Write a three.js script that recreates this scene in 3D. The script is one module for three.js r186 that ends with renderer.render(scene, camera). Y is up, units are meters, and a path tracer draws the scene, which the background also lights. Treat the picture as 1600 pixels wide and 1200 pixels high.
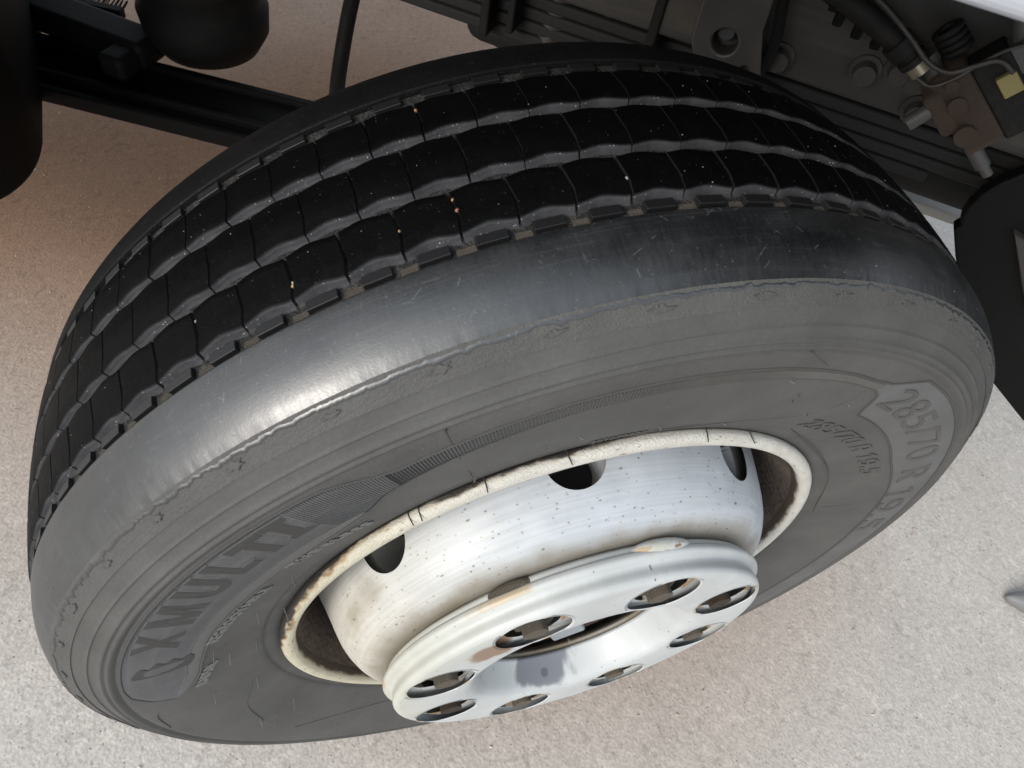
import * as THREE from 'three';
import { RoundedBoxGeometry } from 'three/addons/geometries/RoundedBoxGeometry.js';
import { mergeGeometries, mergeVertices, toCreasedNormals } from 'three/addons/utils/BufferGeometryUtils.js';
import { FontLoader } from 'three/addons/loaders/FontLoader.js';
import { TextGeometry } from 'three/addons/geometries/TextGeometry.js';
import { Brush, Evaluator, SUBTRACTION } from 'three-bvh-csg';

// ------------------------------------------------------------------ camera, sky, sun, exposure
const scene = new THREE.Scene();
const camera = new THREE.PerspectiveCamera(54.54, 1024 / 768, 0.02, 200);
{
  const right = new THREE.Vector3(0.94953798, 0.14034116, 0.2805031);
  const down = new THREE.Vector3(-0.14815808, -0.58756007, 0.79550132);
  const fwd = new THREE.Vector3(0.276454, -0.79691751, -0.53711792);
  const m = new THREE.Matrix4().makeBasis(right, down.clone().negate(), fwd.clone().negate());
  camera.quaternion.setFromRotationMatrix(m);
  camera.position.set(-0.21626562, 1.1250435, 0.3512139);
}
const renderer = new THREE.WebGLRenderer({ antialias: true });
renderer.setSize(1024, 768);
renderer.toneMapping = THREE.LinearToneMapping;
renderer.toneMappingExposure = 1.15;
renderer.shadowMap.enabled = true;

const SUN_DIR = new THREE.Vector3(-0.73, 0.50, 0.45).normalize();
function clamp(x, a = 0, b = 1) { return x < a ? a : x > b ? b : x; }
function smooth(a, b, x) { const t = clamp((x - a) / (b - a)); return t * t * (3 - 2 * t); }
function rngOf(seed) { let a = seed >>> 0; return () => { a = (a + 0x6D2B79F5) | 0; let t = Math.imul(a ^ (a >>> 15), 1 | a); t = (t + Math.imul(t ^ (t >>> 7), 61 | t)) ^ t; return ((t ^ (t >>> 14)) >>> 0) / 4294967296; }; }
function hash(x, y, s) { let h = Math.imul(x | 0, 374761393) + Math.imul(y | 0, 668265263) + Math.imul(s | 0, 2147483647 ^ 974711); h = Math.imul(h ^ (h >>> 13), 1274126177); h ^= h >>> 16; return (h >>> 0) / 4294967296; }
// value noise that repeats every px by py cells
function vnoise(x, y, px, py, s) {
  const x0 = Math.floor(x), y0 = Math.floor(y), fx = x - x0, fy = y - y0;
  const ux = fx * fx * (3 - 2 * fx), uy = fy * fy * (3 - 2 * fy);
  const X0 = ((x0 % px) + px) % px, X1 = (X0 + 1) % px, Y0 = ((y0 % py) + py) % py, Y1 = (Y0 + 1) % py;
  const a = hash(X0, Y0, s), b = hash(X1, Y0, s), c = hash(X0, Y1, s), d = hash(X1, Y1, s);
  return a + (b - a) * ux + (c - a) * uy + (a - b - c + d) * ux * uy;
}
function fbm(x, y, px, py, oct, s) { let v = 0, a = 0.5, t = 0; for (let o = 0; o < oct; o++) { v += a * vnoise(x, y, px, py, s + o * 17); t += a; a *= 0.5; x *= 2; y *= 2; px *= 2; py *= 2; } return v / t; }

{ // hazy bright sky: white towards the horizon and round the veiled sun, bluer overhead
  const W = 512, H = 256, data = new Float32Array(W * H * 4);
  for (let j = 0; j < H; j++) for (let i = 0; i < W; i++) {
    const el = ((j + 0.5) / H - 0.5) * Math.PI, az = ((i + 0.5) / W - 0.5) * 2 * Math.PI;
    const d = new THREE.Vector3(Math.cos(el) * Math.cos(az), Math.sin(el), Math.cos(el) * Math.sin(az));
    const up = clamp(d.y);
    const g = clamp(d.dot(SUN_DIR));
    const cl = smooth(0.38, 0.72, fbm(i / W * 10, j / H * 6, 10, 6, 5, 9)) * smooth(0, 0.15, d.y);
    let r = 0.95 - 0.42 * Math.pow(up, 0.7), gg = 0.98 - 0.31 * Math.pow(up, 0.7), b = 1.0 - 0.18 * up;
    r += (0.95 - r) * cl * 0.7; gg += (0.97 - gg) * cl * 0.7; b += (1.0 - b) * cl * 0.7;
    const glow = 0.8 * Math.pow(g, 4) + 3.2 * Math.pow(g, 24);
    r += glow; gg += glow * 0.97; b += glow * 0.92;
    if (d.y < 0) { r = 0.35; gg = 0.33; b = 0.3; }
    const k = (j * W + i) * 4; data[k] = r; data[k + 1] = gg; data[k + 2] = b; data[k + 3] = 1;
  }
  const sky = new THREE.DataTexture(data, W, H, THREE.RGBAFormat, THREE.FloatType);
  sky.mapping = THREE.EquirectangularReflectionMapping; sky.magFilter = sky.minFilter = THREE.LinearFilter; sky.needsUpdate = true;
  scene.background = sky; scene.environment = sky;
}
const sun = new THREE.DirectionalLight(0xfff6ec, 1.55);
sun.position.copy(SUN_DIR).multiplyScalar(12); sun.target.position.set(0, 0.4, 0);
sun.castShadow = true; sun.shadow.radius = 44; sun.shadow.mapSize.set(2048, 2048);
Object.assign(sun.shadow.camera, { left: -4, right: 4, top: 4, bottom: -4, near: 0.5, far: 30 });
scene.add(sun, sun.target);

camera.focus = 0.75; camera.userData.fStop = 20;
// ------------------------------------------------------------------ helpers
const DEG = Math.PI / 180, TAU = Math.PI * 2;
function tag(o, label, category, group) { o.userData = { label, category }; if (group) o.userData.group = group; return o; }
function shade(o) { o.castShadow = true; o.receiveShadow = true; return o; }
const used = new Map();
function numbered(n) { const k = used.get(n) || 0; used.set(n, k + 1); return k ? n + '_' + String(k).padStart(3, '0') : n; }
function part(name, geo, mat, parent, label) { const m = shade(new THREE.Mesh(geo, mat)); m.name = numbered(name); if (label) m.userData.label = label; parent.add(m); return m; }
function tex(w, h, fn, { srgb = false, rx = 1, ry = 1 } = {}) {
  const d = new Uint8Array(w * h * 4), o = [0, 0, 0];
  for (let j = 0; j < h; j++) for (let i = 0; i < w; i++) { fn(i, j, o); const k = (j * w + i) * 4; d[k] = clamp(o[0], 0, 255); d[k + 1] = clamp(o[1], 0, 255); d[k + 2] = clamp(o[2], 0, 255); d[k + 3] = 255; }
  const t = new THREE.DataTexture(d, w, h, THREE.RGBAFormat); t.wrapS = t.wrapT = THREE.RepeatWrapping; t.magFilter = THREE.LinearFilter; t.minFilter = THREE.LinearMipmapLinearFilter; t.generateMipmaps = true;
  if (srgb) t.colorSpace = THREE.SRGBColorSpace; t.repeat.set(rx, ry); t.needsUpdate = true; return t;
}
function again(t, rx, ry) { const c = t.clone(); c.repeat.set(rx, ry); c.needsUpdate = true; return c; }
// a float canvas to draw specks, scratches and stains on; wraps at the edges
function pad(w, h, base) {
  const a = new Float32Array(w * h * 3); for (let i = 0; i < w * h; i++) { a[i * 3] = base[0]; a[i * 3 + 1] = base[1]; a[i * 3 + 2] = base[2]; }
  const P = {
    w, h, a,
    dot(x, y, r, c, al = 1, ry = r) { const R = Math.ceil(Math.max(r, ry)) + 1; for (let j = -R; j <= R; j++) for (let i = -R; i <= R; i++) { const xx = Math.round(x) + i, yy = Math.round(y) + j, dx = (xx - x) / r, dy = (yy - y) / ry, q = clamp((1 - Math.hypot(dx, dy)) * Math.min(r, ry) + 0.5) * al; if (q <= 0) continue; const k = ((((yy % h) + h) % h) * w + (((xx % w) + w) % w)) * 3; for (let n = 0; n < 3; n++) a[k + n] += (c[n] - a[k + n]) * q; } },
    line(x0, y0, x1, y1, r, c, al = 1) { const n = Math.ceil(Math.hypot(x1 - x0, y1 - y0) / Math.max(0.7, r)); for (let i = 0; i <= n; i++) P.dot(x0 + (x1 - x0) * i / n, y0 + (y1 - y0) * i / n, r, c, al); },
    each(fn) { const c = [0, 0, 0]; for (let j = 0; j < h; j++) for (let i = 0; i < w; i++) { const k = (j * w + i) * 3; c[0] = a[k]; c[1] = a[k + 1]; c[2] = a[k + 2]; fn(i, j, c); a[k] = c[0]; a[k + 1] = c[1]; a[k + 2] = c[2]; } return P; },
    bake(opt) { return tex(w, h, (i, j, o) => { const k = (j * w + i) * 3; o[0] = a[k]; o[1] = a[k + 1]; o[2] = a[k + 2]; }, opt); },
  };
  return P;
}
// surface of revolution about z from a profile of [R, z]; uv in metres (arc at uR, length of profile)
function revolve(prof, seg, { t0 = -100, t1 = 260, uR = 0.4, wobble, closed = false } = {}) {
  const pts = closed ? [...prof, prof[0]] : prof, m = pts.length, pos = [], uv = [], idx = [], len = [0];
  for (let i = 1; i < m; i++) len.push(len[i - 1] + Math.hypot(pts[i][0] - pts[i - 1][0], pts[i][1] - pts[i - 1][1]));
  for (let s = 0; s <= seg; s++) {
    const deg = t0 + (t1 - t0) * s / seg, th = deg * DEG;
    for (let i = 0; i < m; i++) { let [R, z] = pts[i]; if (wobble) [R, z] = wobble(R, z, deg, i); pos.push(R * Math.cos(th), R * Math.sin(th), z); uv.push(th * uR, len[i]); }
  }
  for (let s = 0; s < seg; s++) for (let i = 0; i < m - 1; i++) { const a = s * m + i, b = a + m; idx.push(a, b, a + 1, b, b + 1, a + 1); }
  const g = new THREE.BufferGeometry();
  g.setAttribute('position', new THREE.Float32BufferAttribute(pos, 3)); g.setAttribute('uv', new THREE.Float32BufferAttribute(uv, 2)); g.setIndex(idx); g.computeVertexNormals(); return g;
}
function flip(g) { const i = g.index.array; for (let k = 0; k < i.length; k += 3) { const t = i[k]; i[k] = i[k + 1]; i[k + 1] = t; } g.computeVertexNormals(); return g; }
function rounded(prof, n = 4, f = 0.3) { // Chaikin-like rounding of a profile
  let p = prof; for (let k = 0; k < n; k++) { const q = [p[0]]; for (let i = 0; i < p.length - 1; i++) { const a = p[i], b = p[i + 1]; if (i > 0) q.push([a[0] + (b[0] - a[0]) * f, a[1] + (b[1] - a[1]) * f]); if (i < p.length - 2) q.push([a[0] + (b[0] - a[0]) * (1 - f), a[1] + (b[1] - a[1]) * (1 - f)]); } q.push(p[p.length - 1]); p = q; f = 0.25; } return p;
}
function interp(tab, x) { // tab sorted ascending by [0]
  if (x <= tab[0][0]) return tab[0][1]; for (let i = 1; i < tab.length; i++) if (x <= tab[i][0]) { const a = tab[i - 1], b = tab[i]; return a[1] + (b[1] - a[1]) * (x - a[0]) / (b[0] - a[0]); } return tab[tab.length - 1][1];
}
function tube(points, r, seg = 24, rad = 8) { return new THREE.TubeGeometry(new THREE.CatmullRomCurve3(points.map(p => new THREE.Vector3(...p)), false, 'centripetal'), seg, r, rad); }
function cyl(a, b, r, seg = 16, r2 = r) { const A = new THREE.Vector3(...a), B = new THREE.Vector3(...b), g = new THREE.CylinderGeometry(r2, r, A.distanceTo(B), seg); const q = new THREE.Quaternion().setFromUnitVectors(new THREE.Vector3(0, 1, 0), B.clone().sub(A).normalize()); g.applyQuaternion(q); g.translate(...A.add(B).multiplyScalar(0.5).toArray()); return g; }
function box(w, h, d, x, y, z, r = 0.004) { const g = new RoundedBoxGeometry(w, h, d, 2, Math.min(r, w / 2.1, h / 2.1, d / 2.1)); g.translate(x, y, z); return g; }
function plain(g) { const o = g.index ? g.toNonIndexed() : g; for (const k of Object.keys(o.attributes)) if (!['position', 'normal', 'uv'].includes(k)) o.deleteAttribute(k); return o; }
function join(list) { return mergeGeometries(list.map(plain)); }

// ------------------------------------------------------------------ textures
const rubberGrain = tex(512, 512, (i, j, o) => { const v = 255 * (0.6 * fbm(i / 512 * 64, j / 512 * 64, 64, 64, 3, 3) + 0.4 * fbm(i / 512 * 12, j / 512 * 12, 12, 12, 3, 5)); o[0] = o[1] = o[2] = v; });
const coarseGrain = tex(512, 512, (i, j, o) => { const n = fbm(i / 512 * 40, j / 512 * 40, 40, 40, 4, 31); const v = 255 * smooth(0.3, 0.7, n); o[0] = o[1] = o[2] = v; });
// worn smooth shoulder: fine scratches across and along, dust specks
const shoulderPad = pad(2048, 256, [29, 30, 31]);
const shoulderRough = pad(2048, 256, [98, 98, 98]);
{
  const R = rngOf(11);
  shoulderPad.each((i, j, c) => { const n = fbm(i / 2048 * 40, j / 256 * 5, 40, 5, 4, 7) - 0.5; const f = vnoise(i / 2048 * 700, j / 256 * 12, 700, 12, 4) - 0.5; for (let k = 0; k < 3; k++) c[k] += n * 22 + f * 9; });
  shoulderRough.each((i, j, c) => { const n = fbm(i / 2048 * 30, j / 256 * 5, 30, 5, 4, 8) - 0.5; const f = vnoise(i / 2048 * 900, j / 256 * 8, 900, 8, 14) - 0.5; const v = n * 56 + f * 18 + (hash(i, j, 19) - 0.5) * 16; c[0] += v; c[1] += v; c[2] += v; });
  for (let n = 0; n < 260; n++) { const x = R() * 2048, y = R() * R() * 256, l = 4 + R() * 26, a = (R() - 0.5) * 1.4 + (R() < 0.75 ? Math.PI / 2 : 0), up = R() < 0.55, al = 0.15 + R() * 0.4; shoulderPad.line(x, y, x + Math.cos(a) * l, y + Math.sin(a) * l * 0.7, 0.55, up ? [120, 120, 122] : [30, 30, 31], al); shoulderRough.line(x, y, x + Math.cos(a) * l, y + Math.sin(a) * l * 0.7, 0.6, [170, 170, 170], al); }
  for (let n = 0; n < 160; n++) { const x = R() * 2048, y = R() * 256, l = 40 + R() * 220; shoulderPad.line(x, y, x + l, y + (R() - 0.5) * 14, 0.5, [105, 105, 107], 0.18); }
  for (let n = 0; n < 700; n++) shoulderPad.dot(R() * 2048, R() * 256, 0.5 + R() * 0.6, [150, 148, 144], 0.3 + R() * 0.4);
  for (let n = 0; n < 90; n++) shoulderPad.dot(R() * 2048, R() * 256, 0.8 + R() * 1.2, [26, 26, 26], 0.8);
}
const shoulderMap = shoulderPad.bake({ srgb: true }), shoulderRoughMap = shoulderRough.bake();
const sidePad = pad(1024, 1024, [76, 75, 73]);
{
  const R = rngOf(21);
  sidePad.each((i, j, c) => { const n = fbm(i / 1024 * 8, j / 1024 * 8, 8, 8, 6, 77) - 0.5; const f = fbm(i / 1024 * 160, j / 1024 * 160, 160, 160, 2, 78) - 0.5; for (let k = 0; k < 3; k++) c[k] += n * 16 + f * 7; });
  for (let n = 0; n < 500; n++) sidePad.dot(R() * 1024, R() * 1024, 0.5 + R() * 0.7, [150, 147, 142], 0.25 + R() * 0.35);
  for (let n = 0; n < 70; n++) { const x = R() * 1024, y = R() * 1024, l = 20 + R() * 70, a = R() * 6.3; sidePad.line(x, y, x + Math.cos(a) * l, y + Math.sin(a) * l, 0.5, [112, 110, 106], 0.25); }
}
const sideMap = sidePad.bake({ srgb: true });
const treadPad = pad(512, 512, [27, 27, 28]);
{
  const R = rngOf(22);
  treadPad.each((i, j, c) => { const n = fbm(i / 512 * 10, j / 512 * 10, 10, 10, 5, 55) - 0.5; for (let k = 0; k < 3; k++) c[k] += n * 10; });
  for (let n = 0; n < 240; n++) treadPad.dot(R() * 512, R() * 512, 0.7 + R() * 0.8, [140, 138, 134], 0.3 + R() * 0.5);
  for (let n = 0; n < 60; n++) { const x = R() * 512, y = R() * 512; treadPad.line(x, y, x + (R() - 0.5) * 30, y + (R() - 0.5) * 30, 0.6, [70, 70, 72], 0.3); }
}
const treadMap = treadPad.bake({ srgb: true });
const dustMap = tex(512, 512, (i, j, o) => { const n = fbm(i / 512 * 30, j / 512 * 30, 30, 30, 4, 91); const s = smooth(0.5, 0.75, n); const g = hash(i, j, 5) > 0.985 ? 70 : 0; o[0] = 78 + s * 58 + g; o[1] = 74 + s * 52 + g; o[2] = 68 + s * 46 + g; }, { srgb: true });
const grooveMap = tex(512, 512, (i, j, o) => { const n = fbm(i / 512 * 24, j / 512 * 24, 24, 24, 4, 92); const s = smooth(0.42, 0.75, n); o[0] = 30 + s * 30; o[1] = 29 + s * 28; o[2] = 28 + s * 25; }, { srgb: true });

// ------------------------------------------------------------------ materials
const M = {};
M.side = new THREE.MeshStandardMaterial({ map: again(sideMap, 4, 4), roughness: 0.72, bumpMap: again(rubberGrain, 12, 12), bumpScale: 0.00022 });
M.rough = new THREE.MeshStandardMaterial({ map: again(sideMap, 5, 5), roughness: 0.7, bumpMap: again(coarseGrain, 26, 26), bumpScale: 0.00016 });
M.shoulder = new THREE.MeshPhysicalMaterial({ map: again(shoulderMap, 1 / 0.92, 1 / 0.07), roughness: 1, roughnessMap: again(shoulderRoughMap, 1 / 0.92, 1 / 0.07), bumpMap: again(rubberGrain, 16, 16), bumpScale: 0.00007, ior: 1.95 });
M.block = new THREE.MeshPhysicalMaterial({ map: again(treadMap, 8, 8), color: new THREE.Color(4.4, 4.4, 4.4), vertexColors: true, roughness: 0.55, specularIntensity: 0.13, bumpMap: again(rubberGrain, 14, 14), bumpScale: 0.0003 });
M.tread = new THREE.MeshPhysicalMaterial({ specularIntensity: 0.2, color: new THREE.Color(0.6, 0.6, 0.6), map: again(treadMap, 8, 8), roughness: 0.56, bumpMap: again(rubberGrain, 14, 14), bumpScale: 0.0004 });
M.groove = new THREE.MeshStandardMaterial({ map: again(grooveMap, 8, 8), roughness: 0.85, bumpMap: again(coarseGrain, 20, 20), bumpScale: 0.0012 });
M.lug = new THREE.MeshStandardMaterial({ map: again(treadMap, 10, 10), roughness: 0.42 });
M.dust = new THREE.MeshStandardMaterial({ map: again(dustMap, 14, 14), color: new THREE.Color(1.7, 1.65, 1.55), roughness: 0.95, bumpMap: again(coarseGrain, 30, 30), bumpScale: 0.001 });
M.panel = new THREE.MeshStandardMaterial({ map: again(sideMap, 6, 6), color: new THREE.Color(1.2, 1.22, 1.3), roughness: 0.5, bumpMap: again(rubberGrain, 14, 14), bumpScale: 0.00025 });
M.edge = new THREE.MeshStandardMaterial({ color: new THREE.Color(0.10, 0.10, 0.099), roughness: 0.55 });
M.letter = new THREE.MeshStandardMaterial({ map: again(sideMap, 6, 6), color: new THREE.Color(0.5, 0.5, 0.51), roughness: 0.7 });
M.hair = new THREE.MeshStandardMaterial({ color: new THREE.Color(0.13, 0.13, 0.128), roughness: 0.6 });
M.hairDark = new THREE.MeshStandardMaterial({ color: new THREE.Color(0.03, 0.03, 0.03), roughness: 0.6 });

// ------------------------------------------------------------------ the ground
{
  const P = pad(2048, 2048, [190, 184, 177]);
  const R = rngOf(5);
  P.each((i, j, c) => {
    const n = fbm(i / 2048 * 9, j / 2048 * 9, 9, 9, 4, 61) - 0.5, f = fbm(i / 2048 * 330, j / 2048 * 330, 330, 330, 2, 62) - 0.5, q = smooth(0.6, 0.78, fbm(i / 2048 * 120, j / 2048 * 120, 120, 120, 2, 66)), dk = smooth(0.62, 0.8, fbm(i / 2048 * 90, j / 2048 * 90, 90, 90, 3, 67));
    const v = n * 12 + f * 30 + q * 10 - dk * 14; c[0] += v; c[1] += v * 0.99; c[2] += v * 0.97;
  });
  for (let n = 0; n < 5200; n++) { const r = 1.4 + R() * 3.0, t = R(); const c = t < 0.45 ? [206, 201, 195] : t < 0.72 ? [140, 132, 125] : t < 0.9 ? [178, 158, 144] : [222, 219, 214]; P.dot(R() * 2048, R() * 2048, r, c, 0.12 + R() * 0.34, r * (0.6 + R() * 0.5)); }
  for (let n = 0; n < 1500; n++) P.dot(R() * 2048, R() * 2048, 0.8 + R() * 1.6, [96, 88, 80], 0.35 + R() * 0.4);
  for (let n = 0; n < 16000; n++) { const t = R(); P.dot(R() * 2048, R() * 2048, 0.7 + R() * 1.3, t < 0.5 ? [222, 218, 212] : t < 0.85 ? [132, 124, 116] : [196, 172, 154], 0.3 + R() * 0.5); }
  const map = P.bake({ srgb: true, rx: 1, ry: 1 });
  const bump = tex(1024, 1024, (i, j, o) => { const f = fbm(i / 1024 * 330, j / 1024 * 330, 330, 330, 2, 62), g = fbm(i / 1024 * 60, j / 1024 * 60, 60, 60, 2, 64); const v = 255 * (0.75 * f + 0.25 * g); o[0] = o[1] = o[2] = v; });
  const N = 240, S = 24, g = new THREE.PlaneGeometry(S, S, N, N); g.rotateX(-Math.PI / 2);
  const p = g.attributes.position, uv = g.attributes.uv, col = [];
  for (let i = 0; i < p.count; i++) {
    const x = p.getX(i), z = p.getZ(i); uv.setXY(i, x * 1.0, z * 1.0);
    // shade under the vehicle, painted into the ground as a dark brown tint
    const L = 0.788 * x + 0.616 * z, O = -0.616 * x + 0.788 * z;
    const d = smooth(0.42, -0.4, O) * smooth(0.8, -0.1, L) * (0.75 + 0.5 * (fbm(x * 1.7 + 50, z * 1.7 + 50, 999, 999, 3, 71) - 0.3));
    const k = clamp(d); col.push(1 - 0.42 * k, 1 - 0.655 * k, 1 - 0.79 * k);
  }
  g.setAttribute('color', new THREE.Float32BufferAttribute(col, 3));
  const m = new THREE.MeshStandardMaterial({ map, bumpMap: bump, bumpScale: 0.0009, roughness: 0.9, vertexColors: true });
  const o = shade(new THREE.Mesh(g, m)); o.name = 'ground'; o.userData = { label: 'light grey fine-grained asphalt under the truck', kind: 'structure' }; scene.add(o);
  // loose pale grit lying on it
  const R2 = rngOf(6), gi = new THREE.IcosahedronGeometry(1, 0), im = new THREE.InstancedMesh(gi, new THREE.MeshStandardMaterial({ roughness: 0.8 }), 2600), q = new THREE.Object3D(), cc = new THREE.Color();
  for (let n = 0; n < 2600; n++) {
    const x = -1.4 + R2() * 3.2, z = -2.2 + R2() * 3.2, s = 0.0008 + 0.0016 * R2() * R2() * 1.6; q.position.set(x, s * 0.3, z); q.rotation.set(R2() * 6, R2() * 6, R2() * 6); q.scale.set(s, s * 0.7, s * 1.2); q.updateMatrix(); im.setMatrixAt(n, q.matrix);
    const v = 0.25 + R2() * 0.4; im.setColorAt(n, cc.setRGB(v, v * (0.93 - R2() * 0.12), v * (0.87 - R2() * 0.2)));
  }
  im.name = 'grit'; shade(im); im.userData = { label: 'loose pale sand grains scattered over the asphalt', category: 'grit', kind: 'stuff' }; scene.add(im);
}

// ------------------------------------------------------------------ the wheel
const PHI = 22 * DEG, HC = 0.43, ZC = 0.009;   // how far the wheel is rolled, hub height, middle of the tread
const wheel = new THREE.Group(); wheel.name = 'mounted_truck_tyre';
tag(wheel, 'black worn truck tyre on a white steel rim, turned outwards under the truck', 'tyre'); scene.add(wheel);
function onAxle(o) { o.position.y = HC; o.rotation.z = PHI; return o; }
const UPW = [Math.sin(PHI), Math.cos(PHI)];
function settle(g) { // flatten where the tyre stands on the ground
  const p = g.attributes.position; for (let i = 0; i < p.count; i++) { const h = p.getX(i) * UPW[0] + p.getY(i) * UPW[1] + HC; if (h < 0.003) { const d = 0.003 - h; p.setX(i, p.getX(i) + UPW[0] * d); p.setY(i, p.getY(i) + UPW[1] * d); } } g.computeVertexNormals(); return g;
}
const SIDE = [[0.256, 0.1165], [0.262, 0.119], [0.267, 0.1208], [0.272, 0.1222], [0.2755, 0.1228], [0.2775, 0.1252], [0.285, 0.1275], [0.30, 0.132], [0.315, 0.137], [0.33, 0.141], [0.345, 0.1443], [0.36, 0.1463], [0.375, 0.147], [0.3835, 0.1466]];
function sideZ(R) { return interp(SIDE, R); }
const sideProfile = [
  ...rounded(SIDE, 2), [0.3842, 0.1456], [0.3852, 0.1454], [0.3862, 0.1464], [0.3880, 0.1474], [0.3896, 0.1481], [0.3906, 0.1474], [0.3914, 0.1462], [0.3924, 0.1461], [0.3936, 0.1466], [0.3946, 0.1469], [0.3956, 0.1460], [0.3966, 0.1446],
  [0.3985, 0.1434], [0.4010, 0.1421], [0.4022, 0.1416], [0.4027, 0.1421], [0.4033, 0.1422], [0.4038, 0.1409], [0.4052, 0.1400], [0.4090, 0.1378], [0.4125, 0.1356], [0.4130, 0.1358], [0.4137, 0.1350], [0.4165, 0.1330], [0.4190, 0.1316], [0.4215, 0.1300], [0.4235, 0.1284], [0.4255, 0.1262], [0.4255, 0.1225], [0.427, 0.10], [0.430, 0.0805]];
const mirror = p => [...p].reverse().map(([R, z]) => [R, 2 * ZC - z]);
const crown = z => 0.4447 - 0.0000 - 0.85 * (z - ZC) * (z - ZC);   // radius of the tread face
const floorR = z => crown(z) - 0.0050;
const NEAR_EDGE = 0.0826, FAR_EDGE = 2 * ZC - NEAR_EDGE;
const floorProfile = []; for (let k = 0; k <= 14; k++) { const z = 0.0805 + (FAR_EDGE + 0.002 - 0.0805) * k / 14; floorProfile.push([floorR(z), z]); }

// tyre: carcass with both sidewalls
const tyre = onAxle(part('tyre', settle(flip(revolve([...sideProfile], 900, { uR: 0.36 }))), M.side, wheel));
const innerSide = settle(flip(revolve(mirror(sideProfile), 240, { uR: 0.36 })));
part('sidewall', innerSide, M.side, tyre, 'far sidewall in the shade');
// rough weathered band of the sidewall just under the smooth shoulder
{
  const prof = [[0.4130, 0.1359], [0.415, 0.1345], [0.4165, 0.1334], [0.420, 0.1312], [0.4235, 0.1288], [0.426, 0.1265]].map(([R, z]) => [R + 0.0001, z + 0.0002]);
  const pr = rounded(prof, 2);
  const g = revolve(pr, 1400, { uR: 0.41, wobble: (R, z, t, i) => { const e = i < 3 ? 0 : 1; const n = fbm(t * 3.1 + 500, i * 0.9, 9999, 999, 3, 41) - 0.5; const a = e * n * 0.0006; return [R + a * 0.6, z + a * 0.8]; } });
  part('scuff_band', settle(flip(g)), M.rough, tyre);
}
part('groove_floor', settle(flip(revolve(floorProfile, 720, { uR: 0.44 }))), M.groove, tyre);
// shoulder ribs, worn to a smooth slope, with a ragged lower edge
{
  const prof = [[0.4340, 0.0812], [0.4382, 0.0818], [0.4391, 0.0824], [0.4394, 0.0834], [0.4390, 0.0880], [0.4383, 0.0940], [0.4372, 0.1000], [0.4356, 0.1060], [0.4334, 0.1120], [0.4306, 0.1180], [0.4283, 0.1220], [0.4258, 0.1258], [0.4244, 0.1284], [0.4232, 0.1296], [0.4216, 0.1296]];
  const n = prof.length;
  const rag = t => { const a = fbm(t * 1.3 + 400, 3.3, 9999, 99, 2, 51) - 0.5, b = fbm(t * 6 + 900, 7.7, 9999, 99, 3, 52) - 0.5; return a * 0.005 + b * 0.0026; };
  const wob = (R, z, t, i) => { const k = i - (n - 5); if (k < 0) return [R, z]; const r = rag(t) * (k + 1) / 5; return [R + r * 0.72, z - r * 0.66 + (k === 3 ? 0.0004 : 0)]; };
  part('shoulder_rib', settle(flip(revolve(prof, 1600, { uR: 0.44, wobble: wob }))), M.shoulder, tyre, 'near shoulder rib worn smooth and shiny');
  part('shoulder_rib', settle(flip(revolve(mirror(prof), 360, { uR: 0.44 }))), M.tread, tyre, 'far shoulder rib in deep shade');
}
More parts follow.
